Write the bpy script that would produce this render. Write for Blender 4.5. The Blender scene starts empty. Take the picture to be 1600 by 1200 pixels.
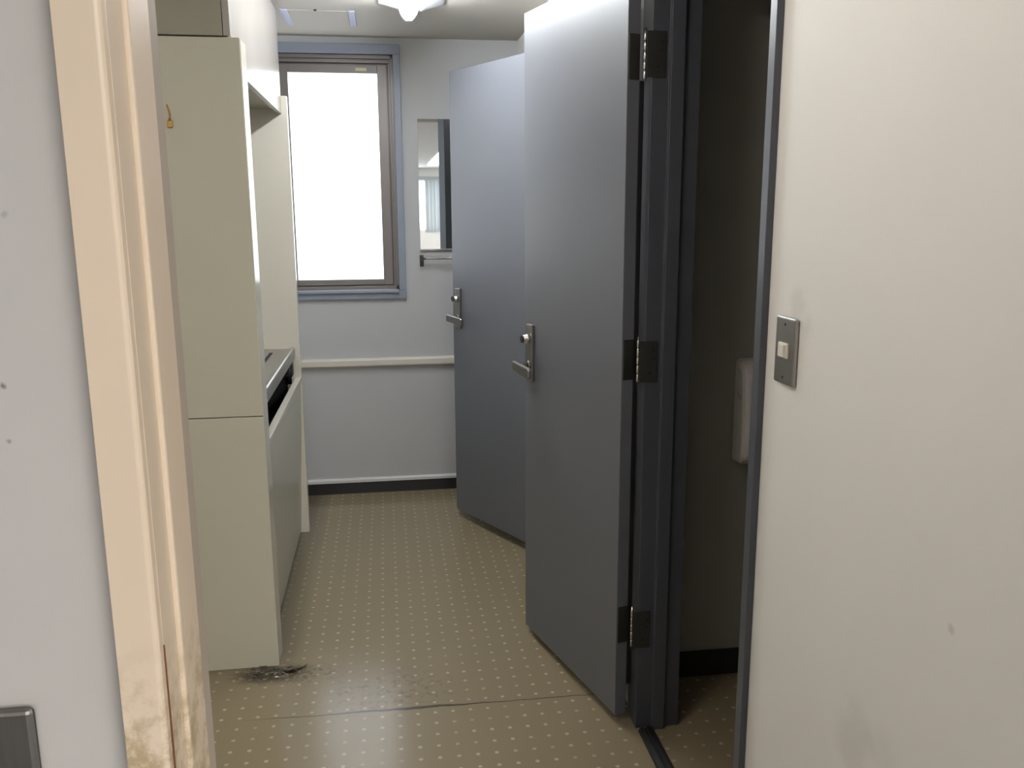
import bpy, bmesh, math, random
from mathutils import Matrix, Vector, noise
random.seed(7)
S = bpy.context.scene
COL = S.collection
PI = math.pi

# ------------------------------------------------------------------ helpers
W = {}            # world matrix of every object, so meshes can be written in room coordinates


def box(bm, x0, x1, y0, y1, z0, z1, bev=0.0, seg=2):
    r = bmesh.ops.create_cube(bm, size=1.0)
    vs = r['verts']
    for v in vs:
        v.co = Vector(((x0 + x1) / 2 + v.co.x * (x1 - x0), (y0 + y1) / 2 + v.co.y * (y1 - y0), (z0 + z1) / 2 + v.co.z * (z1 - z0)))
    if bev > 0:
        es = list({e for v in vs for e in v.link_edges})
        bmesh.ops.bevel(bm, geom=es, offset=bev, segments=seg, affect='EDGES', profile=0.5)
    return bm


def prism(bm, pts, axis, a0, a1, bev=0.0):
    """extrude a closed outline along an axis; pts are the two other coordinates in x,y,z order"""
    def mk(p, a):
        if axis == 'x': return Vector((a, p[0], p[1]))
        if axis == 'y': return Vector((p[0], a, p[1]))
        return Vector((p[0], p[1], a))
    A = [bm.verts.new(mk(p, a0)) for p in pts]
    B = [bm.verts.new(mk(p, a1)) for p in pts]
    n = len(pts)
    fs = [bm.faces.new(A), bm.faces.new(list(reversed(B)))]
    for i in range(n):
        fs.append(bm.faces.new((A[i], B[i], B[(i + 1) % n], A[(i + 1) % n])))
    bmesh.ops.recalc_face_normals(bm, faces=fs)
    if bev > 0:
        es = list({e for f in fs for e in f.edges})
        bmesh.ops.bevel(bm, geom=es, offset=bev, segments=2, affect='EDGES', profile=0.5)
    return bm


def cyl(bm, p0, p1, r0, r1=None, seg=24, rings=None):
    """tube between two points; rings = list of (t, radius) for a lathed profile"""
    p0, p1 = Vector(p0), Vector(p1)
    d = p1 - p0
    q = d.to_track_quat('Z', 'Y')
    if rings is None:
        rings = [(0, r0), (1, r0 if r1 is None else r1)]
    loops = []
    for t, r in rings:
        c = p0 + d * t
        loops.append([bm.verts.new(c + q @ Vector((r * math.cos(2 * PI * i / seg), r * math.sin(2 * PI * i / seg), 0))) for i in range(seg)])
    for a, b in zip(loops, loops[1:]):
        for i in range(seg):
            f = bm.faces.new((a[i], a[(i + 1) % seg], b[(i + 1) % seg], b[i]))
            f.smooth = True
    bm.faces.new(list(reversed(loops[0])))
    bm.faces.new(loops[-1])
    return bm


def sweep(bm, pts, r, seg=12):
    for a, b in zip(pts, pts[1:]):
        cyl(bm, a, b, r, seg=seg)
    for p in pts[1:-1]:
        bmesh.ops.create_uvsphere(bm, u_segments=seg, v_segments=8, radius=r, matrix=Matrix.Translation(p))
    return bm


def BM():
    return bmesh.new()


def tag(o, label=None, cat=None, group=None, kind=None):
    if label: o['label'] = label
    if cat: o['category'] = cat
    if group: o['group'] = group
    if kind: o['kind'] = kind
    return o


def thing(name, loc, rot=0.0, **k):
    o = bpy.data.objects.new(name, None)
    o.empty_display_size = 0.1
    COL.objects.link(o)
    o.location = loc
    o.rotation_euler = (0, 0, rot)
    W[o] = Matrix.Translation(loc) @ Matrix.Rotation(rot, 4, 'Z')
    return tag(o, **k)


def obj(name, bm, mat, parent=None, local=False, smooth=False, **k):
    """one mesh object; bm is in room coordinates unless local"""
    me = bpy.data.meshes.new(name)
    o = bpy.data.objects.new(name, me)
    COL.objects.link(o)
    if parent is not None:
        o.parent = parent
        W[o] = W[parent].copy()
        if not local:
            bm.transform(W[parent].inverted())
    else:
        xs = [v.co for v in bm.verts]
        mn = Vector((min(c.x for c in xs), min(c.y for c in xs), min(c.z for c in xs)))
        mx = Vector((max(c.x for c in xs), max(c.y for c in xs), max(c.z for c in xs)))
        loc = Vector(((mn.x + mx.x) / 2, (mn.y + mx.y) / 2, mn.z))
        bm.transform(Matrix.Translation(-loc))
        o.location = loc
        W[o] = Matrix.Translation(loc)
    bmesh.ops.recalc_face_normals(bm, faces=bm.faces[:])
    bm.to_mesh(me)
    bm.free()
    if smooth:
        for p in me.polygons: p.use_smooth = True
    me.materials.append(mat)
    return tag(o, **k)


def struct(name, bm, mat, label, cat, parent=None):
    o = obj(name, bm, mat, parent)
    if parent is None:
        tag(o, label, cat, kind='structure')
    return o


# ------------------------------------------------------------------ materials
class NT:
    def __init__(s, name):
        m = bpy.data.materials.new(name)
        m.use_nodes = True
        s.m, s.t = m, m.node_tree
        s.b = s.t.nodes['Principled BSDF']

    def n(s, typ, **props):
        nd = s.t.nodes.new(typ)
        for k, v in props.items(): setattr(nd, k, v)
        return nd

    def l(s, a, b): s.t.links.new(a, b)

    def math(s, op, a, b=None, c=None, clamp=False):
        nd = s.n('ShaderNodeMath', operation=op, use_clamp=clamp)
        for i, v in enumerate((a, b, c)):
            if v is None: continue
            if isinstance(v, (int, float)): nd.inputs[i].default_value = v
            else: s.l(v, nd.inputs[i])
        return nd.outputs[0]

    def mix(s, fac, a, b):
        nd = s.n('ShaderNodeMix', data_type='RGBA')
        for i, v in ((0, fac), (6, a), (7, b)):
            if isinstance(v, (int, float)): nd.inputs[i].default_value = v
            elif isinstance(v, (tuple, list)): nd.inputs[i].default_value = (*v[:3], 1)
            else: s.l(v, nd.inputs[i])
        return nd.outputs[2]

    def noise(s, vec, scale, detail=3.0, rough=0.55):
        nd = s.n('ShaderNodeTexNoise')
        nd.inputs['Scale'].default_value = scale
        nd.inputs['Detail'].default_value = detail
        nd.inputs['Roughness'].default_value = rough
        if vec is not None: s.l(vec, nd.inputs['Vector'])
        return nd.outputs['Fac']

    def smooth(s, v, lo, hi, a=0.0, b=1.0):
        nd = s.n('ShaderNodeMapRange', interpolation_type='SMOOTHSTEP')
        s.l(v, nd.inputs[0])
        nd.inputs[1].default_value, nd.inputs[2].default_value = lo, hi
        nd.inputs[3].default_value, nd.inputs[4].default_value = a, b
        return nd.outputs[0]


def paint(name, col, rough=0.5, metal=0.0, var=0.05, vscale=6.0, bump=0.0, bscale=120.0, spec=0.5, stretch=None, coat=0.0):
    """painted or metal surface with slight procedural unevenness"""
    g = NT(name)
    tc = g.n('ShaderNodeTexCoord')
    vec = tc.outputs['Object']
    if stretch:
        mp = g.n('ShaderNodeMapping')
        mp.inputs['Scale'].default_value = stretch
        g.l(vec, mp.inputs['Vector'])
        vec = mp.outputs['Vector']
    nz = g.noise(vec, vscale)
    lo = tuple(max(0, c * (1 - var)) for c in col)
    hi = tuple(min(1, c * (1 + var)) for c in col)
    g.l(g.mix(nz, lo, hi), g.b.inputs['Base Color'])
    g.b.inputs['Metallic'].default_value = metal
    g.b.inputs['Specular IOR Level'].default_value = spec
    g.l(g.smooth(nz, 0.2, 0.8, max(0.02, rough - 0.03), rough + 0.03), g.b.inputs['Roughness'])
    if coat: g.b.inputs['Coat Weight'].default_value = coat
    if bump:
        bp = g.n('ShaderNodeBump')
        bp.inputs['Strength'].default_value = bump
        bp.inputs['Distance'].default_value = 0.002
        g.l(g.noise(vec, bscale, 2.0), bp.inputs['Height'])
        g.l(bp.outputs[0], g.b.inputs['Normal'])
    return g.m


def glow(name, col, strength, base=(0.9, 0.9, 0.9)):
    g = NT(name)
    g.b.inputs['Base Color'].default_value = (*base, 1)
    g.b.inputs['Roughness'].default_value = 0.4
    g.b.inputs['Emission Color'].default_value = (*col, 1)
    g.b.inputs['Emission Strength'].default_value = strength
    return g.m


E_TUBE, E_PANE, E_PANEL, E_FARWIN, E_WARM = 130.0, 2.4, 23.5, 9.0, 92.0

M = {}
M['wall'] = paint('white_wall_paint', (0.765, 0.75, 0.72), 0.55, var=0.04, vscale=2.5, bump=0.05)
M['grey_wall'] = paint('grey_wall_paint', (0.53, 0.515, 0.505), 0.55, var=0.05, vscale=9, bump=0.06)
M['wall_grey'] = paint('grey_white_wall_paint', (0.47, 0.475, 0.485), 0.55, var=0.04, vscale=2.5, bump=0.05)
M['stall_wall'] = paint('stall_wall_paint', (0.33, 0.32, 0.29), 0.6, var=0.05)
M['ceiling'] = paint('ceiling_paint', (0.44, 0.41, 0.365), 0.7, var=0.03)
M['door'] = paint('blue_grey_door_paint', (0.140, 0.145, 0.165), 0.37, var=0.04, vscale=3, bump=0.03, bscale=60)
M['jamb'] = paint('dark_grey_frame_paint', (0.065, 0.069, 0.084), 0.35, var=0.05)
M['front_laminate'] = paint('glossy_front_laminate', (0.39, 0.36, 0.325), 0.205, var=0.03, vscale=3)
M['laminate'] = paint('cream_laminate', (0.64, 0.60, 0.51), 0.2, var=0.03, vscale=3)
M['laminate_dull'] = paint('cream_laminate_side', (0.545, 0.53, 0.43), 0.33, var=0.04, vscale=2)
M['black'] = paint('black_rubber', (0.012, 0.012, 0.012), 0.45, var=0.2)
M['dark'] = paint('dark_void_board', (0.02, 0.02, 0.022), 0.6, var=0.2)
M['steel'] = paint('brushed_steel', (0.33, 0.315, 0.295), 0.32, 1.0, var=0.08, vscale=14, stretch=(40, 1, 1))
M['chrome'] = paint('satin_chrome', (0.62, 0.60, 0.57), 0.2, 1.0, var=0.05)
M['sink'] = paint('stainless_worktop', (0.46, 0.45, 0.435), 0.34, 1.0, var=0.06, vscale=10)
M['hinge'] = paint('dark_bronze_hinge', (0.06, 0.058, 0.052), 0.4, 0.6, var=0.1)
M['casing'] = paint('blue_grey_window_casing', (0.24, 0.27, 0.33), 0.4, var=0.04)
M['bronze'] = paint('bronze_aluminium', (0.20, 0.18, 0.172), 0.4, 0.5, var=0.05, stretch=(1, 1, 0.1))
M['rail'] = paint('pale_plastic_rail', (0.62, 0.58, 0.52), 0.4, var=0.04)
M['strip'] = paint('white_trim_strip', (0.62, 0.62, 0.62), 0.4, var=0.03)
M['plastic'] = paint('white_plastic', (0.62, 0.60, 0.56), 0.3, var=0.03)
M['button'] = paint('ivory_switch_plastic', (0.72, 0.70, 0.60), 0.35, var=0.02)
M['brass'] = paint('aged_brass', (0.50, 0.30, 0.09), 0.35, 0.6, var=0.1)
M['wood'] = paint('bare_reddish_wood', (0.20, 0.075, 0.04), 0.6, var=0.2, vscale=30)
M['violet'] = paint('pale_violet_plastic', (0.42, 0.43, 0.60), 0.4, var=0.04)
M['fixture'] = paint('white_enamel_reflector', (0.55, 0.56, 0.58), 0.35, var=0.02)
M['paper'] = paint('yellowed_sticker', (0.62, 0.60, 0.36), 0.6, var=0.05)
M['office_floor'] = paint('grey_carpet_tile', (0.16, 0.16, 0.165), 0.9, var=0.15, vscale=60)
M['office_wall'] = paint('office_wall_paint', (0.84, 0.83, 0.82), 0.6, var=0.02)
M['blind'] = paint('grey_blue_blind_cloth', (0.42, 0.45, 0.47), 0.7, var=0.04)
M['board'] = paint('shaded_cabinet_laminate', (0.33, 0.31, 0.25), 0.5, var=0.04)  # laminate darkened to carry the shade under and beside the upper cabinet
M['inner'] = paint('dull_frame_edge', (0.42, 0.36, 0.30), 0.5)
M['office_ceiling'] = paint('white_office_ceiling', (0.82, 0.81, 0.79), 0.7, var=0.02)
M['debris'] = paint('dirty_flakes', (0.10, 0.085, 0.075), 0.7, var=0.4, vscale=60)
M['crumb'] = paint('pale_crumb', (0.6, 0.58, 0.55), 0.5, var=0.1)
M['tube'] = glow('lit_fluorescent_tube', (0.93, 0.97, 1.0), E_TUBE)
M['tube_warm'] = glow('lit_warm_tube', (1.0, 0.93, 0.84), E_WARM)
M['pane'] = glow('daylit_frosted_glass', (0.86, 0.93, 1.0), E_PANE)
M['panel'] = glow('lit_ceiling_panel', (1.0, 0.96, 0.90), E_PANEL)
M['farwin'] = glow('daylit_office_glass', (0.95, 0.98, 1.0), E_FARWIN)
mm = NT('silvered_mirror')
mm.b.inputs['Base Color'].default_value = (0.80, 0.83, 0.83, 1)
mm.b.inputs['Metallic'].default_value = 1.0
mm.b.inputs['Roughness'].default_value = 0.015
M['mirror'] = mm.m


def spots(mat, lst, col):
    """small fixed dirt marks on a wall: (x, y, z, radius, strength)"""
    t = mat.node_tree
    b = t.nodes['Principled BSDF']
    src = b.inputs['Base Color'].links[0].from_socket
    g = NT.__new__(NT)
    g.m, g.t, g.b = mat, t, b
    ge = g.n('ShaderNodeNewGeometry')
    for x, y, z, r, k in lst:
        vm = g.n('ShaderNodeVectorMath', operation='DISTANCE')
        g.l(ge.outputs['Position'], vm.inputs[0])
        vm.inputs[1].default_value = (x, y, z)
        n = g.noise(ge.outputs['Position'], 0.9 / r, 3.0)
        d = g.math('ADD', g.math('DIVIDE', vm.outputs['Value'], r), g.math('MULTIPLY', g.math('SUBTRACT', n, 0.5), 1.2))
        src = g.mix(g.smooth(d, 0.2, 1.0, k, 0.0), src, col)
    g.l(src, b.inputs['Base Color'])


spots(M['wall'], [(0.70, 0.931, 0.975, 0.010, 0.35), (0.70, 1.126, 0.685, 0.080, 0.20), (0.70, 1.06, 0.72, 0.06, 0.10), (0.70, 1.40, 1.345, 0.045, 0.18), (0.70, 1.36, 1.31, 0.03, 0.15)], (0.33, 0.30, 0.28))
spots(M['grey_wall'], [(-0.1945, 0.464, 1.4145, 0.0022, 0.8), (-0.1845, 0.464, 1.500, 0.0025, 0.3), (-0.195, 0.464, 1.3855, 0.0018, 0.6)], (0.12, 0.10, 0.10))


def frame_paint():
    """cream gloss paint on the doorway frame, with brown grime low down on the face"""
    g = NT('cream_frame_paint')
    ge = g.n('ShaderNodeNewGeometry')
    sp = g.n('ShaderNodeSeparateXYZ')
    g.l(ge.outputs['Position'], sp.inputs[0])
    nz = g.noise(ge.outputs['Position'], 7.0)
    base = g.mix(nz, (0.71, 0.585, 0.455), (0.77, 0.645, 0.50))
    n2 = g.noise(ge.outputs['Position'], 55.0, 5.0, 0.65)
    n3 = g.noise(ge.outputs['Position'], 180.0, 3.0, 0.6)
    low = g.smooth(sp.outputs['Z'], 1.20, 1.285, 1.0, 0.0)
    blot = g.smooth(g.math('ADD', g.math('MULTIPLY', n2, 0.75), g.math('MULTIPLY', n3, 0.25)), 0.42, 0.62)
    fac = g.math('MULTIPLY', g.math('MULTIPLY', low, blot), 0.75)
    g.l(g.mix(fac, base, (0.36, 0.27, 0.13)), g.b.inputs['Base Color'])
    g.b.inputs['Roughness'].default_value = 0.35
    return g.m


M['cream'] = frame_paint()


def floor_mat():
    """olive brown sheet vinyl with a printed grid of pale dots, a worn seam and a dirty corner"""
    g = NT('dotted_vinyl_floor')
    ge = g.n('ShaderNodeNewGeometry')
    P = ge.outputs['Position']
    sp = g.n('ShaderNodeSeparateXYZ')
    g.l(P, sp.inputs[0])
    x, y = sp.outputs['X'], sp.outputs['Y']

    def cell(v, off, pitch):
        u = g.math('ADD', g.math('DIVIDE', g.math('SUBTRACT', v, off), pitch), 100.5)
        return g.math('MULTIPLY', g.math('SUBTRACT', g.math('FRACT', u), 0.5), pitch)
    cx, cy = cell(x, 0.3200, 0.0535), cell(y, 2.2950, 0.0565)
    d = g.math('SQRT', g.math('ADD', g.math('MULTIPLY', cx, cx), g.math('MULTIPLY', cy, cy)))
    dot = g.smooth(d, 0.0045, 0.0075, 1.0, 0.0)
    wear = g.smooth(g.noise(P, 9.0, 4.0), 0.30, 0.60, 0.35, 1.0)
    big = g.noise(P, 3.0, 3.0)
    fine = g.noise(P, 90.0, 3.0)
    base = g.mix(big, (0.248, 0.200, 0.122), (0.262, 0.212, 0.134))
    base = g.mix(g.math('MULTIPLY', fine, 0.16), base, (0.20, 0.165, 0.11))
    c = g.mix(g.math('MULTIPLY', g.math('MULTIPLY', dot, wear), 0.62), base, (0.55, 0.49, 0.36))
    # worn seam across the floor
    wob = g.math('MULTIPLY', g.math('SUBTRACT', g.noise(P, 14.0, 3.0), 0.5), 0.016)
    sy = g.math('ABSOLUTE', g.math('ADD', g.math('SUBTRACT', y, g.math('SUBTRACT', 2.4425, g.math('MULTIPLY', x, 0.016))), wob))
    wide = g.smooth(g.math('ABSOLUTE', g.math('SUBTRACT', x, 0.03)), 0.0, 0.32, 1.9, 0.55)
    line = g.smooth(g.math('DIVIDE', sy, wide), 0.0016, 0.0055, 1.0, 0.0)
    ends = g.smooth(g.math('ABSOLUTE', g.math('SUBTRACT', x, 0.12)), 0.42, 0.62, 1.0, 0.0)
    c = g.mix(g.math('MULTIPLY', g.math('MULTIPLY', line, ends), 0.85), c, (0.03, 0.026, 0.02))
    # scuffed patch and the dirty corner by the cabinet

    def blob(px, py, rx, ry, soft, thr):
        dx = g.math('DIVIDE', g.math('SUBTRACT', x, px), rx)
        dy = g.math('DIVIDE', g.math('SUBTRACT', y, py), ry)
        r = g.math('SQRT', g.math('ADD', g.math('MULTIPLY', dx, dx), g.math('MULTIPLY', dy, dy)))
        m = g.smooth(r, 0.25, 1.0, 1.0, 0.0)
        n = g.smooth(g.noise(P, soft, 5.0, 0.65), thr, thr + 0.14)
        return g.math('MULTIPLY', m, n)
    c = g.mix(g.math('MULTIPLY', blob(-0.04, 2.55, 0.30, 0.17, 40.0, 0.49), 0.45), c, (0.07, 0.06, 0.05))
    c = g.mix(g.math('MULTIPLY', blob(-0.42, 2.715, 0.17, 0.085, 45.0, 0.36), 0.9), c, (0.018, 0.014, 0.01))
    c = g.mix(g.math('MULTIPLY', blob(-0.30, 2.70, 0.16, 0.08, 60.0, 0.48), 0.6), c, (0.05, 0.042, 0.035))
    edge = g.math('MULTIPLY', g.smooth(x, -0.44, -0.30, 1.0, 0.0), g.smooth(y, 2.70, 2.85, 0.0, 1.0))
    c = g.mix(g.math('MULTIPLY', edge, 0.65), c, (0.06, 0.055, 0.045))
    g.l(c, g.b.inputs['Base Color'])
    r = g.smooth(g.noise(P, 6.0, 2.0), 0.1, 0.9, 0.165, 0.205)
    g.l(r, g.b.inputs['Roughness'])
    g.b.inputs['Specular IOR Level'].default_value = 0.5
    bp = g.n('ShaderNodeBump')
    bp.inputs['Strength'].default_value = 0.05
    bp.inputs['Distance'].default_value = 0.003
    g.l(g.noise(P, 22.0, 3.0), bp.inputs['Height'])
    g.l(bp.outputs[0], g.b.inputs['Normal'])
    return g.m


M['floor'] = floor_mat()

# ------------------------------------------------------------------ room shell
YB = 4.59      # window wall
XW = 0.70      # wall with the toilet doors
XL = -0.95     # wall behind the kitchenette
ZC = 2.352     # washroom ceiling
ZO = 2.55      # office ceiling
YO = -12.2     # far office wall

b = BM(); box(b, XL - 0.1, 2.4, 0.5, YB + 0.15, -0.06, 0.0)
struct('floor', b, M['floor'], 'olive brown vinyl floor printed with a grid of pale dots', 'floor')
b = BM(); box(b, -3.2, 3.6, YO - 0.15, 0.5, -0.06, 0.0)
struct('floor_office', b, M['office_floor'], 'grey carpet floor of the office behind the doorway', 'floor')
b = BM(); box(b, XL - 0.1, 2.4, 0.55, YB + 0.15, ZC, ZC + 0.08)
struct('ceiling', b, M['ceiling'], 'off-white washroom ceiling above window and toilet doors', 'ceiling')
b = BM(); box(b, -3.2, 3.6, YO - 0.15, 0.55, ZO, ZO + 0.08)
struct('ceiling_office', b, M['office_ceiling'], 'pale office ceiling seen only in the mirror', 'ceiling')

# window wall with its opening
WX0, WX1, WZ0, WZ1 = -0.93, 0.068, 1.102, 2.272
b = BM()
box(b, XL - 0.1, 2.4, YB, YB + 0.15, 0, WZ0)
box(b, XL - 0.1, 2.4, YB, YB + 0.15, WZ1, ZC)
box(b, XL - 0.1, WX0, YB, YB + 0.15, WZ0, WZ1)
box(b, WX1, 2.4, YB, YB + 0.15, WZ0, WZ1)
struct('wall_back', b, M['wall_grey'], 'white painted end wall holding the window and mirror', 'wall')
b = BM(); box(b, XL - 0.1, XL, 0.55, YB, 0, ZC)
struct('wall_left', b, M['wall'], 'white wall behind the kitchenette units', 'wall')

# wall with the two toilet doorways
O1 = (1.530, 2.245)      # near opening along y
O2 = (2.890, 3.580)      # far opening
ZH = 2.135
b = BM()
box(b, XW, XW + 0.1, 0.45, O1[0], 0, ZC)
box(b, XW, XW + 0.1, O1[0], O1[1], ZH, ZC)
box(b, XW, XW + 0.1, O1[1], O2[0], 0, ZC)
box(b, XW, XW + 0.1, O2[0], O2[1], ZH, ZC)
box(b, XW, XW + 0.1, O2[1], YB, 0, ZC)
struct('wall_right', b, M['wall'], 'white wall with light switch and two toilet doorways', 'wall')
# toilet cubicles
b = BM(); box(b, XW + 0.1, 2.3, 2.50, 2.60, 0, ZC)
struct('wall_partition', b, M['stall_wall'], 'dim partition wall inside the near toilet', 'wall')
b = BM(); box(b, XW + 0.1, 2.3, 1.05, 1.15, 0, ZC)
struct('wall_stall_near', b, M['stall_wall'], 'hidden near side wall of the first toilet', 'wall')
b = BM(); box(b, 2.3, 2.4, 1.05, YB, 0, ZC)
struct('wall_stall_end', b, M['stall_wall'], 'hidden end wall of both toilets', 'wall')
b = BM(); box(b, XW + 0.1, 2.3, 2.488, 2.50, 0, 0.085)
struct('baseboard_stall', b, M['black'], 'black baseboard inside the dark near toilet', 'baseboard')
b = BM(); box(b, XL, XW, YB - 0.006, YB, 0, 0.064)
struct('baseboard_back', b, M['black'], 'black baseboard under the window wall', 'baseboard')

# front wall (camera side) with the entrance doorway; rounded plaster corner at the frame
FX = -0.1497
YF = 0.464
b = BM()
box(b, -3.1, FX, YF, 0.549, 0, ZO)
box(b, FX, XW, 0.45, 0.575, ZC, ZO)
box(b, XW + 0.1, 3.5, 0.45, 0.575, 0, ZO)
box(b, XW, XW + 0.1, 0.45, 0.575, ZC, ZO)
struct('wall_front', b, M['grey_wall'], 'pale grey wall at the far left beside the cream frame', 'wall')
# office shell behind the camera
b = BM(); box(b, -3.2, -3.1, YO, 0.575, 0, ZO)
struct('wall_office_left', b, M['office_wall'], 'office side wall behind the camera on the left', 'wall')
b = BM(); box(b, 3.5, 3.6, YO, 0.575, 0, ZO)
struct('wall_office_right', b, M['office_wall'], 'office side wall behind the camera on the right', 'wall')
b = BM()
box(b, -3.2, 0.25, YO - 0.1, YO, 0, ZO)
box(b, 1.95, 3.6, YO - 0.1, YO, 0, ZO)
box(b, 0.25, 1.95, YO - 0.1, YO, 0, 1.06)
box(b, 0.25, 1.95, YO - 0.1, YO, 2.27, ZO)
struct('wall_office_far', b, M['office_wall'], 'far office wall with window seen in the mirror', 'wall')

# ------------------------------------------------------------------ window
w = thing('window_1', (-0.43, YB, WZ0), kind='structure', label='bright frosted sliding window in blue-grey casing at corridor end', cat='window')
b = BM()     # casing on the wall face and its return
c0, c1 = 0.036, 0.020
for a in ((WX0 - c0, WX1 + c0, WZ1, WZ1 + 0.047), (WX0 - c0, WX1 + c0, WZ0 - 0.045, WZ0), (WX0 - c0, WX0, WZ0, WZ1), (WX1, WX1 + c0, WZ0, WZ1)):
    box(b, a[0], a[1], YB - c1, YB + 0.02, a[2], a[3], 0.003)
box(b, WX0, WX1, YB - 0.034, YB + 0.03, WZ0 - 0.012, WZ0 + 0.004, 0.003)
obj('casing', b, M['casing'], w, label='blue-grey window casing')
b = BM()     # outer bronze frame with two tracks
ye = YB + 0.10
box(b, WX0, WX1, YB + 0.014, ye, WZ1 - 0.010, WZ1, 0.001)
box(b, WX0, WX1, YB + 0.014, YB + 0.020, WZ1 - 0.018, WZ1 - 0.009, 0.001)
box(b, WX0, WX1, YB + 0.034, YB + 0.040, WZ1 - 0.036, WZ1 - 0.009, 0.001)
box(b, WX0, WX1, YB + 0.060, YB + 0.066, WZ1 - 0.050, WZ1 - 0.009, 0.001)
box(b, WX0, WX1, YB + 0.014, ye, WZ0, WZ0 + 0.012, 0.001)
box(b, WX0, WX1, YB + 0.014, YB + 0.020, WZ0 + 0.010, WZ0 + 0.022, 0.001)
box(b, WX0, WX1, YB + 0.056, YB + 0.062, WZ0 + 0.010, WZ0 + 0.030, 0.001)
box(b, WX0, WX0 + 0.022, YB + 0.014, ye, WZ0, WZ1, 0.001)
box(b, WX1 - 0.008, WX1, YB + 0.014, ye, WZ0, WZ1, 0.001)
box(b, WX1 - 0.014, WX1 - 0.007, YB + 0.014, YB + 0.020, WZ0, WZ1, 0.001)
box(b, WX1 - 0.025, WX1 - 0.007, YB + 0.036, YB + 0.042, WZ0, WZ1, 0.001)
box(b, WX1 - 0.040, WX1 - 0.007, YB + 0.062, YB + 0.068, WZ0, WZ1, 0.001)
obj('window_frame', b, M['bronze'], w)
b = BM()
box(b, WX1 - 0.05, WX1, YB + 0.090, YB + 0.096, WZ0, WZ1)
box(b, WX0, WX1, YB + 0.090, YB + 0.096, WZ1 - 0.06, WZ1)
box(b, WX0, WX1, YB + 0.090, YB + 0.096, WZ0, WZ0 + 0.05)
obj('dark_backing', b, M['dark'], w)  # dark strips added behind the tracks, standing in for shade in the gaps


def sash(x0, x1, y, z0, z1, sl, sr, name):
    s = BM()
    t = 0.026
    box(s, x0, x0 + sl, y, y + t, z0, z1, 0.002)
    box(s, x1 - sr, x1, y, y + t, z0, z1, 0.002)
    box(s, x0 + sl, x1 - sr, y, y + t, z1 - 0.040, z1, 0.002)
    box(s, x0 + sl, x1 - sr, y, y + t, z0, z0 + 0.030, 0.002)
    so = obj('sash', s, M['bronze'], w)
    g_ = BM(); box(g_, x0 + sl - 0.004, x1 - sr + 0.004, y + 0.010, y + 0.016, z0 + 0.026, z1 - 0.036)
    obj('pane', g_, M['pane'], so, label='glowing frosted glass pane')
    return so


sr = sash(-0.500, 0.037, YB + 0.026, 1.128, 2.226, 0.050, 0.048, 'right')
sl = sash(-0.905, -0.455, YB + 0.058, 1.128, 2.226, 0.040, 0.045, 'left')
b = BM()
box(b, -0.486, -0.466, YB + 0.014, YB + 0.026, 1.53, 1.59, 0.003)
cyl(b, (-0.474, YB + 0.012, 1.575), (-0.474, YB + 0.022, 1.575), 0.014)
box(b, -0.478, -0.468, YB + 0.002, YB + 0.016, 1.535, 1.575, 0.003)
obj('latch', b, M['chrome'], w)
b = BM(); box(b, -0.118, -0.062, YB + 0.0245, YB + 0.0265, 2.196, 2.212)
obj('sticker', b, M['paper'], w, label='small yellowed sticker on the top rail')

# office window and blind, seen in the mirror
w2 = thing('window_2', (1.1, YO, 1.06), kind='structure', label='bright office window beside the vertical blind, reflected in the mirror', cat='window')
b = BM()
for a in ((0.25, 1.95, 2.235, 2.27), (0.25, 1.95, 1.06, 1.10), (0.25, 0.29, 1.10, 2.235), (1.91, 1.95, 1.10, 2.235), (1.08, 1.12, 1.10, 2.235)):
    box(b, a[0], a[1], YO - 0.06, YO - 0.01, a[2], a[3])
obj('window_frame', b, M['strip'], w2)
b = BM(); box(b, 0.28, 1.92, YO - 0.045, YO - 0.039, 1.09, 2.245)
obj('pane', b, M['farwin'], w2)
vb = thing('vertical_blind', (1.45, YO + 0.06, 1.02), label='grey-blue vertical blind beside bright office window, reflected in the mirror', cat='blind')
b = BM(); box(b, 0.30, 1.98, YO + 0.005, YO + 0.07, 2.27, 2.34, 0.004)
obj('headrail', b, M['blind'], vb)
for i in range(11):
    b = BM()
    cx = 1.03 + i * 0.085
    pts = []
    for k in range(7):
        t = (k - 3) / 3 * 0.05
        pts.append((cx + t * 0.85, YO + 0.045 + t * 0.42 - 0.004 * math.cos(t * 30)))
    prism(b, pts + [(p[0] + 0.0005, p[1] + 0.002) for p in reversed(pts)], 'z', 1.04, 2.27)
    obj('slat', b, M['blind'], vb)

# ------------------------------------------------------------------ trims
b = BM()   # rail along the window wall
prism(b, [(YB, 0.700), (YB - 0.022, 0.700), (YB - 0.030, 0.708), (YB - 0.030, 0.736), (YB - 0.022, 0.746), (YB, 0.746)], 'x', XL, XW, 0.002)
struct('trim_1', b, M['rail'], 'pale horizontal rail along the wall below the window', 'wall rail')
b = BM()
prism(b, [(YB, 0.064), (YB - 0.014, 0.064), (YB - 0.014, 0.078), (YB - 0.008, 0.086), (YB, 0.086)], 'x', XL, XW)
struct('trim_2', b, M['strip'], 'thin white strip on top of the black baseboard', 'trim')

# steel frames of the toilet doorways


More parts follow.
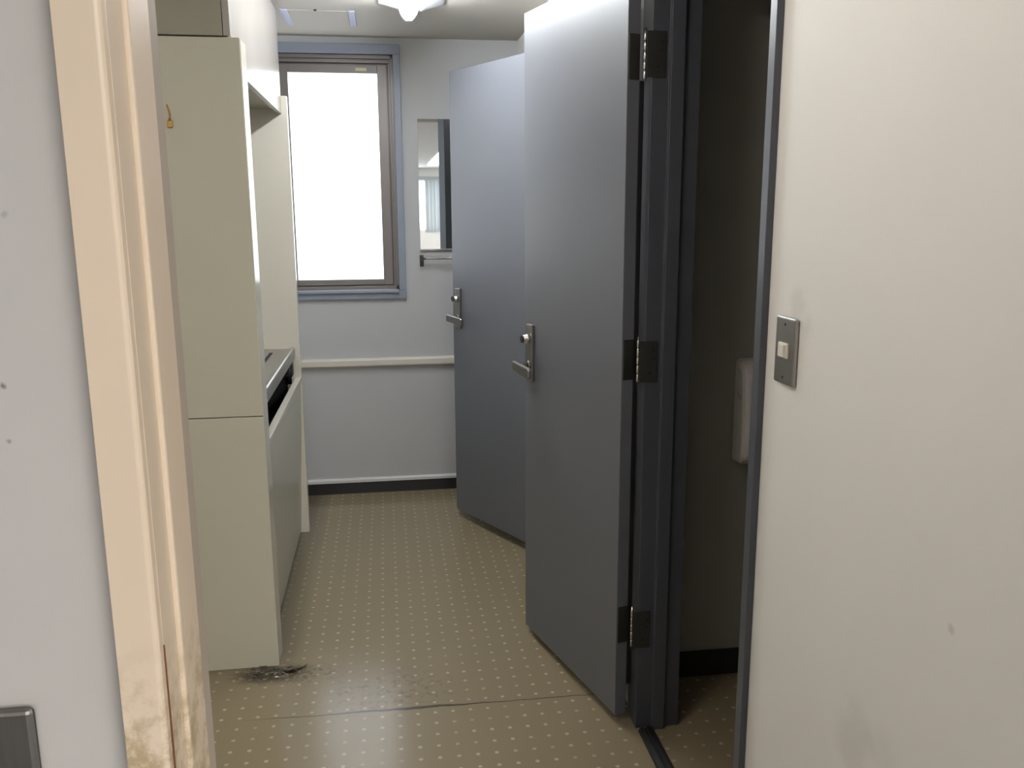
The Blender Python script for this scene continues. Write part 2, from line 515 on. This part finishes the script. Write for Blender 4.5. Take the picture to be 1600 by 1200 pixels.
def steel_frame(name, o, label):
    y0, y1 = o
    b = BM()
    cf = 0.686          # casing face, proud of the wall
    # far jamb (hinge side): rebate, stop, return
    prism(b, [(cf, y1 + 0.075), (cf, y1 - 0.010), (0.732, y1 - 0.010), (0.732, y1 - 0.026), (0.768, y1 - 0.026), (0.768, y1 - 0.012),
              (0.815, y1 - 0.012), (0.815, y1 + 0.02), (XW, y1 + 0.02), (XW, y1 + 0.075)], 'z', 0, ZH, 0.0015)
    # near jamb
    prism(b, [(cf, y0 - 0.018), (cf, y0 + 0.010), (0.732, y0 + 0.010), (0.732, y0 + 0.024), (0.768, y0 + 0.024), (0.768, y0 + 0.010),
              (0.815, y0 + 0.010), (0.815, y0 - 0.018), (XW + 0.1, y0 - 0.018), (XW + 0.1, y0 - 0.001), (XW, y0 - 0.001), (XW, y0 - 0.018)], 'z', 0, ZH, 0.0015)
    # head
    prism(b, [(cf, ZH + 0.026), (cf, ZH - 0.010), (0.732, ZH - 0.010), (0.732, ZH - 0.024), (0.768, ZH - 0.024), (0.768, ZH - 0.010),
              (0.815, ZH - 0.010), (0.815, ZH + 0.026), (XW + 0.1, ZH + 0.026), (XW + 0.1, ZH), (XW, ZH), (XW, ZH + 0.026)], 'y', y0 - 0.018, y1 + 0.028, 0.0015)
    return struct(name, b, M['jamb'], label, 'door frame')


steel_frame('trim_3', O1, 'dark blue-grey steel frame around the open near toilet doorway')
steel_frame('trim_4', O2, 'blue-grey steel frame of the far toilet, hidden behind its door')
b = BM()   # sill of the near doorway with a groove
prism(b, [(0.690, 0), (0.694, 0.010), (0.706, 0.012), (0.708, 0.009), (0.712, 0.009), (0.714, 0.013), (0.728, 0.013), (0.736, 0.006), (0.738, 0)], 'y', O1[0] + 0.025, O1[1] - 0.027)
struct('trim_5', b, M['black'], 'dark grooved sill across the near toilet doorway', 'door sill')

# cream wooden frame of the entrance at the left
fr = thing('trim_6', (-0.14, 0.51, 0), kind='structure', label='cream painted wooden door frame at left, grimy near the bottom', cat='door frame')
b = BM()
prism(b, [(FX, 0.452), (-0.1305, 0.452), (-0.1288, 0.4525), (-0.1277, 0.4542), (-0.1274, 0.4600), (FX, 0.4600)], 'z', 0, ZC, 0.0004)
obj('casing_board', b, M['cream'], fr)
b = BM()
prism(b, [(FX, 0.4606), (-0.1275, 0.4606), (-0.1275, 0.5300), (FX, 0.5300)], 'z', 0, ZC, 0.0006)
obj('jamb_board', b, M['cream'], fr)
b = BM()
prism(b, [(-0.1276, 0.4890), (-0.1264, 0.4890), (-0.1252, 0.4898), (-0.1248, 0.4912), (-0.1248, 0.5310), (FX, 0.5310), (FX, 0.5302), (-0.1276, 0.5302)], 'z', 0, ZC)
obj('door_stop', b, M['cream'], fr)
b = BM()
prism(b, [(FX, 0.5315), (-0.1252, 0.5315), (-0.1250, 0.5325), (-0.1250, 0.549), (FX, 0.549)], 'z', 0, ZC)
obj('inner_edge', b, M['inner'], fr, label='greyish inner edge')
b = BM()   # split where bare wood shows
n = 10
pr_ = []
for i in range(n + 1):
    z = 1.10 + (1.268 - 1.10) * i / n
    wdt = 0.0016 * (1 - i / n) + 0.0002
    pr_.append((z, wdt))
vsL = [b.verts.new((-0.1268, 0.4604 - wd, z)) for z, wd in pr_]
vsR = [b.verts.new((-0.1268, 0.4606 + wd * 0.6, z)) for z, wd in pr_]
vsB = [b.verts.new((-0.1285, 0.4604, z)) for z, wd in pr_]
for i in range(n):
    b.faces.new((vsL[i], vsR[i], vsR[i + 1], vsL[i + 1]))
    b.faces.new((vsR[i], vsB[i], vsB[i + 1], vsR[i + 1]))
    b.faces.new((vsB[i], vsL[i], vsL[i + 1], vsB[i + 1]))
b.faces.new((vsL[0], vsB[0], vsR[0])); b.faces.new((vsL[-1], vsR[-1], vsB[-1]))
obj('split', b, M['wood'], fr, label='reddish bare wood in a split between the boards')

# ------------------------------------------------------------------ toilet doors
LD, TD = 0.641, 0.037


def toilet_door(name, hinge_xy, free_xy, z0, z1, label):
    hx, hy = hinge_xy
    ang = math.atan2(free_xy[1] - hy, free_xy[0] - hx)
    d = thing(name, (hx, hy, 0), ang, kind='structure', label=label, cat='door')
    L = math.hypot(free_xy[0] - hx, free_xy[1] - hy)
    b = BM(); box(b, 0, L, -TD, 0, z0, z1, 0.0018)
    obj('door_leaf', b, M['door'], d, local=True)
    # lock plate, cylinder and lever near the free edge, on both faces
    zc = z0 + 1.008
    for side in (1, -1):
        fy = 0.0 if side == 1 else -TD

        def Y(v): return fy + side * v
        xp = L - 0.056
        b = BM()
        ya, yb_ = sorted((Y(0), Y(0.011)))
        box(b, xp - 0.022, xp + 0.022, ya, yb_, zc - 0.092, zc + 0.098, 0.002)
        h = obj('lock_plate', b, M['steel'], d, local=True)
        b = BM()
        cyl(b, (xp, Y(0.010), zc + 0.050), (xp, Y(0.034), zc + 0.050), 0, rings=[(0, 0.0155), (0.45, 0.0155), (0.5, 0.0140), (0.95, 0.0130), (1, 0.0115)])
        cy = obj('lock_cylinder', b, M['chrome'], h, local=True)
        b = BM()
        cyl(b, (xp, Y(0.0335), zc + 0.050), (xp, Y(0.038), zc + 0.050), 0.0122)
        obj('key_face', b, M['black'], cy, local=True, label='black cylinder face')
        b = BM()
        zl = zc - 0.040
        cyl(b, (xp, Y(0.009), zl), (xp, Y(0.018), zl), 0.015)
        cyl(b, (xp, Y(0.016), zl), (xp, Y(0.062), zl), 0.009)
        lv = BM()
        ya, yb_ = sorted((Y(0.052), Y(0.066)))
        prism(lv, [(xp + 0.016, zl + 0.017), (xp + 0.016, zl - 0.015), (xp - 0.104, zl - 0.026), (xp - 0.114, zl - 0.020), (xp - 0.114, zl + 0.002), (xp - 0.106, zl + 0.009)], 'y', ya, yb_, 0.003)
        me_ = bpy.data.meshes.new('tmp'); lv.to_mesh(me_); lv.free(); b.from_mesh(me_); bpy.data.meshes.remove(me_)
        obj('lever_handle', b, M['steel'], d, local=True)
    # latch on the free edge
    b = BM(); box(b, L - 0.002, L + 0.0015, -TD + 0.007, -0.007, zc - 0.12, zc + 0.06); box(b, L, L + 0.009, -TD + 0.012, -0.012, zc - 0.045, zc - 0.025, 0.002)
    obj('latch_plate', b, M['steel'], d, local=True)
    if name == 'door_1':
        b = BM(); box(b, -0.001, 0.010, -TD - 0.0135, -TD + 0.0005, 0.12, 1.832, 0.001)
        obj('edge_strip', b, M['black'], d, local=True, label='dark strip along the hinge edge')
    # three butt hinges: leaf on the door edge, leaf on the jamb, knuckles between
    kx, ky = hx + 0.040, hy - 0.026
    for zh in (0.315, 1.100, 1.890):
        b = BM(); box(b, -0.0025, 0.0008, -TD + 0.002, -0.004, zh - 0.056, zh + 0.056, 0.0008)
        hl = obj('hinge', b, M['hinge'], d, local=True)
        b = BM()
        # plate on the jamb (room coordinates) and the strap to the pin
        yj = 2.2348 if name == 'door_1' else ky + 0.006
        box(b, kx - 0.001, kx + 0.050, yj - 0.003, yj, zh - 0.056, zh + 0.056, 0.0006)
        jl = obj('jamb_leaf', b, M['hinge'], hl)
        b = BM()
        for k in range(5):
            za = zh - 0.058 + k * 0.0234
            cyl(b, (kx, ky + 0.006, za), (kx, ky + 0.006, za + 0.0220), 0, seg=16, rings=[(0, 0.0040), (0.06, 0.0047), (0.94, 0.0047), (1, 0.0040)])
        cyl(b, (kx, ky + 0.006, zh - 0.064), (kx, ky + 0.006, zh + 0.066), 0.0032, seg=12)
        obj('knuckle', b, M['chrome'], hl, label='shiny hinge pin and knuckles')
        b = BM()
        for dx, dz in ((0.038, 0.030), (0.038, 0.008), (0.028, -0.030)):
            cyl(b, (kx + dx, yj - 0.0045, zh + dz), (kx + dx, yj - 0.002, zh + dz), 0.0035, seg=10)
        obj('screw', b, M['black'], hl)
    return d


D1 = toilet_door('door_1', (0.632, 2.269), (0.462, 2.887), 0.026, 2.118, 'nearer of the two open blue-grey toilet doors, hinges showing')
D2 = toilet_door('door_2', (0.610, 3.573), (0.314, 4.141), 0.042, 2.128, 'farther open blue-grey toilet door, partly behind the nearer one')

# ------------------------------------------------------------------ kitchenette
PX = -0.402
ep = thing('cabinet_end_panel', (-0.68, 2.82, 0), label='tall cream end panel facing the camera, seam at waist height', cat='cabinet panel')
b = BM(); box(b, XL, PX, 2.767, 2.875, 0.0, 0.8645, 0.0012)
obj('lower_board', b, M['laminate_dull'], ep)
b = BM(); box(b, XL, PX, 2.767, 2.875, 0.8675, 2.005, 0.0012)
obj('upper_board', b, M['laminate_dull'], ep)
b = BM(); box(b, PX, PX + 0.0015, 2.770, 2.872, 0.002, 2.003)
obj('edge_band', b, M['laminate'], ep, label='white glossy edge band')

fp = BM(); box(fp, XL, -0.403, 4.030, 4.072, 0.0, 2.0, 0.0012)
fpo = obj('cabinet_far_panel', fp, M['laminate'], label='cream panel closing the far end of the kitchenette by the window', cat='cabinet panel')  # same laminate as the end panel, lightened in place of stronger light

uc = thing('wall_cabinet', (-0.68, 3.4, 1.925), label='glossy cream upper cabinet hung above the sink unit', cat='cabinet')
b = BM()
t = 0.018
box(b, XL, -0.449, 2.769, 2.877 + t, 2.010, ZC - 0.002, 0.001)          # near side above the end panel
box(b, XL, -0.449, 2.877 + t, 4.028, 1.945, 1.945 + t)                   # bottom board
box(b, XL, -0.449, 4.028 - t, 4.028, 1.945 + t, ZC - 0.002)
box(b, XL, XL + t, 2.877 + t, 4.028 - t, 1.945 + t, ZC - 0.002)
box(b, XL, -0.449, 2.877, 2.877 + t, 1.945, 2.010)
obj('carcass', b, M['board'], uc)
b = BM()
prism(b, [(2.769, 2.010), (2.878, 2.010), (2.878, 1.925), (4.028, 1.925), (4.028, ZC - 0.002), (2.769, ZC - 0.002)], 'x', -0.447, -0.427, 0.001)
obj('front', b, M['front_laminate'], uc, label='glossy cabinet front')
b = BM(); box(b, -0.62, -0.52, 2.90, 2.96, 1.918, 1.945, 0.003)
obj('light_clip', b, M['dark'], uc)

su = thing('sink_unit', (-0.68, 3.45, 0), label='cream base cabinet under the stainless worktop, dark gap above its front', cat='cabinet')
b = BM()
n = 8
outer = []
for i in range(n + 1):
    z = 0.755 - (0.755 - 0.012) * i / n
    outer.append((-0.405 - 0.036 * (i / n) ** 1.2, z))
inner = [(x - 0.020, z) for x, z in reversed(outer)]
prism(b, outer + inner, 'y', 2.878, 4.0295, 0.0012)
fo = obj('front', b, M['laminate_dull'], su)
b = BM(); prism(b, [(-0.4035, 0.758), (-0.4035, 0.744), (-0.428, 0.744), (-0.428, 0.758)], 'y', 2.878, 4.0295, 0.0012)
obj('front_lip', b, M['laminate'], fo, label='white lip along the top of the front')
b = BM()
box(b, XL + 0.002, -0.56, 2.878, 4.027, 0.0, 0.012)
box(b, -0.575, -0.56, 2.878, 4.027, 0.012, 0.845)
box(b, XL + 0.002, -0.465, 2.878, 2.884, 0.012, 0.845)
box(b, XL + 0.002, -0.465, 4.021, 4.027, 0.012, 0.845)
box(b, -0.555, -0.450, 2.884, 4.021, 0.60, 0.612)
obj('carcass', b, M['dark'], su, label='black inside of the unit')
b = BM()
box(b, -0.475, -0.430, 3.92, 3.99, 0.775, 0.835, 0.006)
box(b, -0.470, -0.436, 3.86, 3.93, 0.800, 0.838, 0.006)
cyl(b, (-0.45, 3.955, 0.74), (-0.45, 3.955, 0.80), 0.012)
obj('bracket', b, M['black'], su)

wt = thing('sink_worktop', (-0.68, 3.45, 0.845), label='stainless steel worktop with rounded front edge over the base cabinet', cat='worktop')
b = BM()
prof = [(XL, 0.868), (-0.445, 0.868), (-0.445, 0.846), (-0.428, 0.846), (-0.4245, 0.850), (-0.4245, 0.888), (-0.428, 0.8945), (-0.434, 0.897), (-0.442, 0.895), (-0.452, 0.890), (XL, 0.890)]
prism(b, prof, 'y', 2.878, 4.028, 0.0008)
obj('top', b, M['sink'], wt)
b = BM(); box(b, -0.523, -0.509, 3.62, 3.91, 0.8895, 0.8925, 0.001)
obj('slot', b, M['dark'], wt, label='dark drain slot')
b = BM(); box(b, XL, XL + 0.015, 2.878, 4.028, 0.890, 0.985, 0.002)
obj('upstand', b, M['sink'], wt)

hk = thing('wall_hook', (-0.606, 2.765, 1.745), label='small brass hook on the tall end panel beside the cream frame', cat='hook')
b = BM(); box(b, -0.622, -0.606, 2.755, 2.767, 1.748, 1.770, 0.003)
obj('base', b, M['brass'], hk)
b = BM(); sweep(b, [Vector((-0.614, 2.757, 1.768)), Vector((-0.609, 2.748, 1.782)), Vector((-0.610, 2.746, 1.796)), Vector((-0.616, 2.750, 1.812))], 0.0028)
obj('hook_arm', b, M['brass'], hk)

# ------------------------------------------------------------------ mirror and bar
mi = thing('wall_mirror', (0.38, YB, 1.31), label='tall frameless mirror between window and far toilet door', cat='mirror')
b = BM(); box(b, 0.183, 0.583, YB - 0.010, YB - 0.001, 1.312, 1.966, 0.0008)
obj('mirror_glass', b, M['mirror'], mi)
b = BM(); box(b, 0.181, 0.585, YB - 0.013, YB, 1.304, 1.3115, 0.0008)
obj('channel', b, M['steel'], mi)
tr = thing('towel_rail', (0.38, YB, 1.22), label='chrome towel rail on the wall just below the mirror', cat='towel rail')
b = BM(); cyl(b, (0.188, YB - 0.05, 1.266), (0.58, YB - 0.05, 1.266), 0.006)
obj('bar', b, M['chrome'], tr)
for x in (0.188, 0.578):
    b = BM()
    box(b, x - 0.010, x + 0.010, YB - 0.006, YB, 1.222, 1.282, 0.003)
    cyl(b, (x, YB - 0.004, 1.266), (x, YB - 0.058, 1.266), 0.010)
    cyl(b, (x, YB - 0.004, 1.236), (x, YB - 0.014, 1.236), 0.007)
    obj('bracket', b, M['hinge'], tr)

# ------------------------------------------------------------------ switches


def switch_right():
    o = thing('light_switch', (XW, 1.424, 1.257), label='steel light switch plate with ivory rocker on the right wall', cat='light switch')
    b = BM(); box(b, XW - 0.009, XW + 0.0, 1.3865, 1.4615, 1.197, 1.317, 0.004, 3)
    obj('cover_plate', b, M['steel'], o)
    b = BM(); box(b, XW - 0.0125, XW - 0.008, 1.4065, 1.4415, 1.2455, 1.2715, 0.001)
    obj('switch_surround', b, M['button'], o)
    b = BM(); prism(b, [(XW - 0.0125, 1.411), (XW - 0.0175, 1.411), (XW - 0.0145, 1.4375), (XW - 0.0125, 1.4375)], 'z', 1.2475, 1.2695, 0.0008)
    obj('rocker', b, M['button'], o)
    for z in (1.304, 1.210):
        b = BM(); cyl(b, (XW - 0.0085, 1.424, z), (XW - 0.0096, 1.424, z), 0.0026, seg=14)
        obj('screw', b, M['black'], o)


switch_right()
o = thing('light_switch', (-0.228, YF, 1.186), label='steel switch plate at bottom left corner on the grey wall', cat='light switch')
b = BM(); box(b, -0.269, -0.1975, YF - 0.006, YF, 1.120, 1.2375, 0.0035, 3)
obj('cover_plate', b, M['steel'], o)
b = BM(); box(b, -0.246, -0.222, YF - 0.009, YF - 0.005, 1.160, 1.196, 0.001)
obj('rocker', b, M['button'], o)

# ------------------------------------------------------------------ dispenser in the toilet
dp = thing('paper_dispenser', (1.06, 2.5, 0.73), label='white rounded plastic dispenser on the dim wall inside the near toilet', cat='dispenser')
b = BM()
pts = [(2.499, 1.060), (2.455, 1.056), (2.425, 1.035), (2.412, 1.00), (2.402, 0.90), (2.398, 0.80), (2.404, 0.755), (2.425, 0.735), (2.499, 0.73)]
prism(b, pts, 'x', 1.052, 1.170, 0.016)
obj('cover', b, M['plastic'], dp, smooth=False)
b = BM(); box(b, 1.084, 1.100, 2.396, 2.412, 0.86, 1.00, 0.006)
obj('window_slot', b, M['dark'], dp)

# ------------------------------------------------------------------ ceiling items


def batten(y0, y1, tube, label, dx=0.0):
    cl = thing('ceiling_light', (0.14 + dx, (y0 + y1) / 2, ZC), label=label, cat='ceiling light')
    b = BM()
    prism(b, [(0.006, ZC), (0.006, ZC - 0.006), (0.072, ZC - 0.024), (0.100, ZC - 0.034), (0.180, ZC - 0.034), (0.208, ZC - 0.024), (0.274, ZC - 0.006), (0.274, ZC)], 'y', y0, y1, 0.001)
    bmesh.ops.translate(b, verts=b.verts[:], vec=(dx, 0, 0))
    obj('reflector', b, M['fixture'], cl)
    zt = 2.296
    b = BM(); cyl(b, (0.128 + dx, y0 + 0.03, zt), (0.128 + dx, y1 - 0.03, zt), 0.0163)
    obj('fluorescent_tube', b, M[tube], cl)
    for ya, yb_ in ((y0 + 0.004, y0 + 0.034), (y1 - 0.034, y1 - 0.004)):
        b = BM()
        prism(b, [(0.086, ZC - 0.030), (0.094, zt + 0.004), (0.106, zt - 0.013), (0.117, zt - 0.021), (0.139, zt - 0.021), (0.150, zt - 0.013), (0.162, zt + 0.004), (0.170, ZC - 0.030)], 'y', ya, yb_, 0.002)
        bmesh.ops.translate(b, verts=b.verts[:], vec=(dx, 0, 0))
        obj('lamp_holder', b, M['fixture'], cl)


batten(2.62, 3.84, 'tube', 'lit fluorescent tube fixture on the ceiling near the window')
batten(0.88, 1.58, 'tube_warm', 'warmer fluorescent fixture above the frame, over the near toilet doorway', -0.43)

ha = thing('ceiling_hatch', (-0.26, 4.155, ZC), label='square access hatch in the ceiling above the window', cat='ceiling hatch')
b = BM(); box(b, -0.395, -0.125, 4.018, 4.300, ZC - 0.0035, ZC, 0.0015)
obj('panel', b, M['ceiling'], ha)
for x in (-0.410, -0.124):
    b = BM(); box(b, x, x + 0.028, 4.010, 4.310, ZC - 0.006, ZC, 0.0015); box(b, x + 0.011, x + 0.015, 4.010, 4.310, ZC - 0.008, ZC - 0.005)
    obj('edge_strip', b, M['violet'], ha, label='pale violet edge strip')
b = BM(); cyl(b, (-0.262, 4.012, ZC - 0.006), (-0.262, 4.012, ZC), 0.006, seg=12)
obj('screw', b, M['black'], ha)

# office ceiling lights; the nearer panel is unseen, added to light the front wall
k = 0
LBL = ['long lit office ceiling panel reflected in the mirror above the blind', 'unseen lit office ceiling panel added over the camera side on the right']
for x0, ya, yb_ in ((1.0, -10.78, -6.1), (1.0, -5.4, -0.9)):
    o = thing('ceiling_panel_light', (x0 + 0.3, (ya + yb_) / 2, ZO), label=LBL[k], cat='ceiling light', group='office ceiling panels')
    b = BM()
    box(b, x0 - 0.02, x0, ya - 0.02, yb_ + 0.02, ZO - 0.012, ZO); box(b, x0 + 0.6, x0 + 0.62, ya - 0.02, yb_ + 0.02, ZO - 0.012, ZO)
    box(b, x0, x0 + 0.6, ya - 0.02, ya, ZO - 0.012, ZO); box(b, x0, x0 + 0.6, yb_, yb_ + 0.02, ZO - 0.012, ZO)
    obj('frame', b, M['fixture'], o)
    b = BM(); box(b, x0, x0 + 0.6, ya, yb_, ZO - 0.010, ZO - 0.004)
    obj('diffuser', b, M['panel'], o)
    k += 1

# ------------------------------------------------------------------ dirt at the panel corner
b = BM()
for i in range(26):
    px, py = random.gauss(-0.415, 0.035), random.gauss(2.735, 0.018)
    if py > 2.764: py = 2.76
    s = random.uniform(0.003, 0.010)
    pts = []
    for j in range(6):
        a = j * PI / 3 + random.uniform(-.3, .3)
        rr = s * random.uniform(0.5, 1.1)
        pts.append((px + rr * math.cos(a), py + rr * math.sin(a) * 0.7))
    prism(b, pts, 'z', 0.0002, random.uniform(0.0015, 0.005))
obj('floor_dirt', b, M['debris'], kind='stuff', label='dark flaking dirt on the floor at the foot of the end panel', cat='dirt')
b = BM()   # lifted curl of vinyl
n = 12
up, lo = [], []
for i in range(n + 1):
    t_ = i / n
    x = -0.385 + 0.075 * t_
    y = 2.735 - 0.020 * math.sin(t_ * PI * 1.3) - 0.006 * t_
    h = 0.002 + 0.010 * math.sin(PI * t_) ** 1.5
    up.append((x, y, h)); lo.append((x + 0.004, y + 0.020, 0.0008))
A = [b.verts.new(p) for p in up]; B_ = [b.verts.new(p) for p in lo]; C_ = [b.verts.new((p[0], p[1] + 0.003, max(0.0006, p[2] - 0.002))) for p in up]
for i in range(n):
    b.faces.new((A[i], A[i + 1], B_[i + 1], B_[i]))
    b.faces.new((A[i + 1], A[i], C_[i], C_[i + 1]))
    b.faces.new((C_[i], B_[i], B_[i + 1], C_[i + 1]))
b.faces.new((A[0], B_[0], C_[0])); b.faces.new((A[-1], C_[-1], B_[-1]))
obj('vinyl_flap', b, M['debris'], label='torn curled scrap of floor vinyl at the corner of the end panel', cat='scrap')
b = BM()
bmesh.ops.create_icosphere(b, subdivisions=2, radius=0.004, matrix=Matrix.Translation((-0.400, 2.690, 0.003)) @ Matrix.Diagonal((1.4, 0.9, 0.7, 1)))
obj('crumb', b, M['crumb'], label='tiny pale crumb beside the torn vinyl on the floor', cat='crumb')

# ------------------------------------------------------------------ world, camera, colour
wd = bpy.data.worlds.new('world')
S.world = wd
wd.use_nodes = True
wd.node_tree.nodes['Background'].inputs[0].default_value = (0.85, 0.92, 1.0, 1)
wd.node_tree.nodes['Background'].inputs[1].default_value = 1.0

f_, pitch, yaw, roll = 1351.0, 0.19638, 0.14342, -0.00525
fwd = Vector((math.sin(yaw) * math.cos(pitch), math.cos(yaw) * math.cos(pitch), -math.sin(pitch)))
right = Vector((math.cos(yaw), -math.sin(yaw), 0))
up = right.cross(fwd)
r2 = right * math.cos(roll) + up * math.sin(roll)
u2 = -right * math.sin(roll) + up * math.cos(roll)
cam = bpy.data.cameras.new('camera')
co = bpy.data.objects.new('camera', cam)
COL.objects.link(co)
mw = Matrix((r2, u2, -fwd)).transposed().to_4x4()
mw.translation = Vector((0, 0, 1.5))
co.matrix_world = mw
cam.sensor_fit = 'HORIZONTAL'
cam.sensor_width = 36.0
cam.lens = 36.0 * f_ / 1600.0
cam.clip_start = 0.02
S.camera = co

S.view_settings.view_transform = 'Standard'
S.view_settings.look = 'None'
S.view_settings.exposure = 0.0
S.view_settings.gamma = 1.0
S.view_settings.use_curve_mapping = False
S.cycles.use_denoising = True
S.cycles.max_bounces = 12
S.cycles.diffuse_bounces = 8
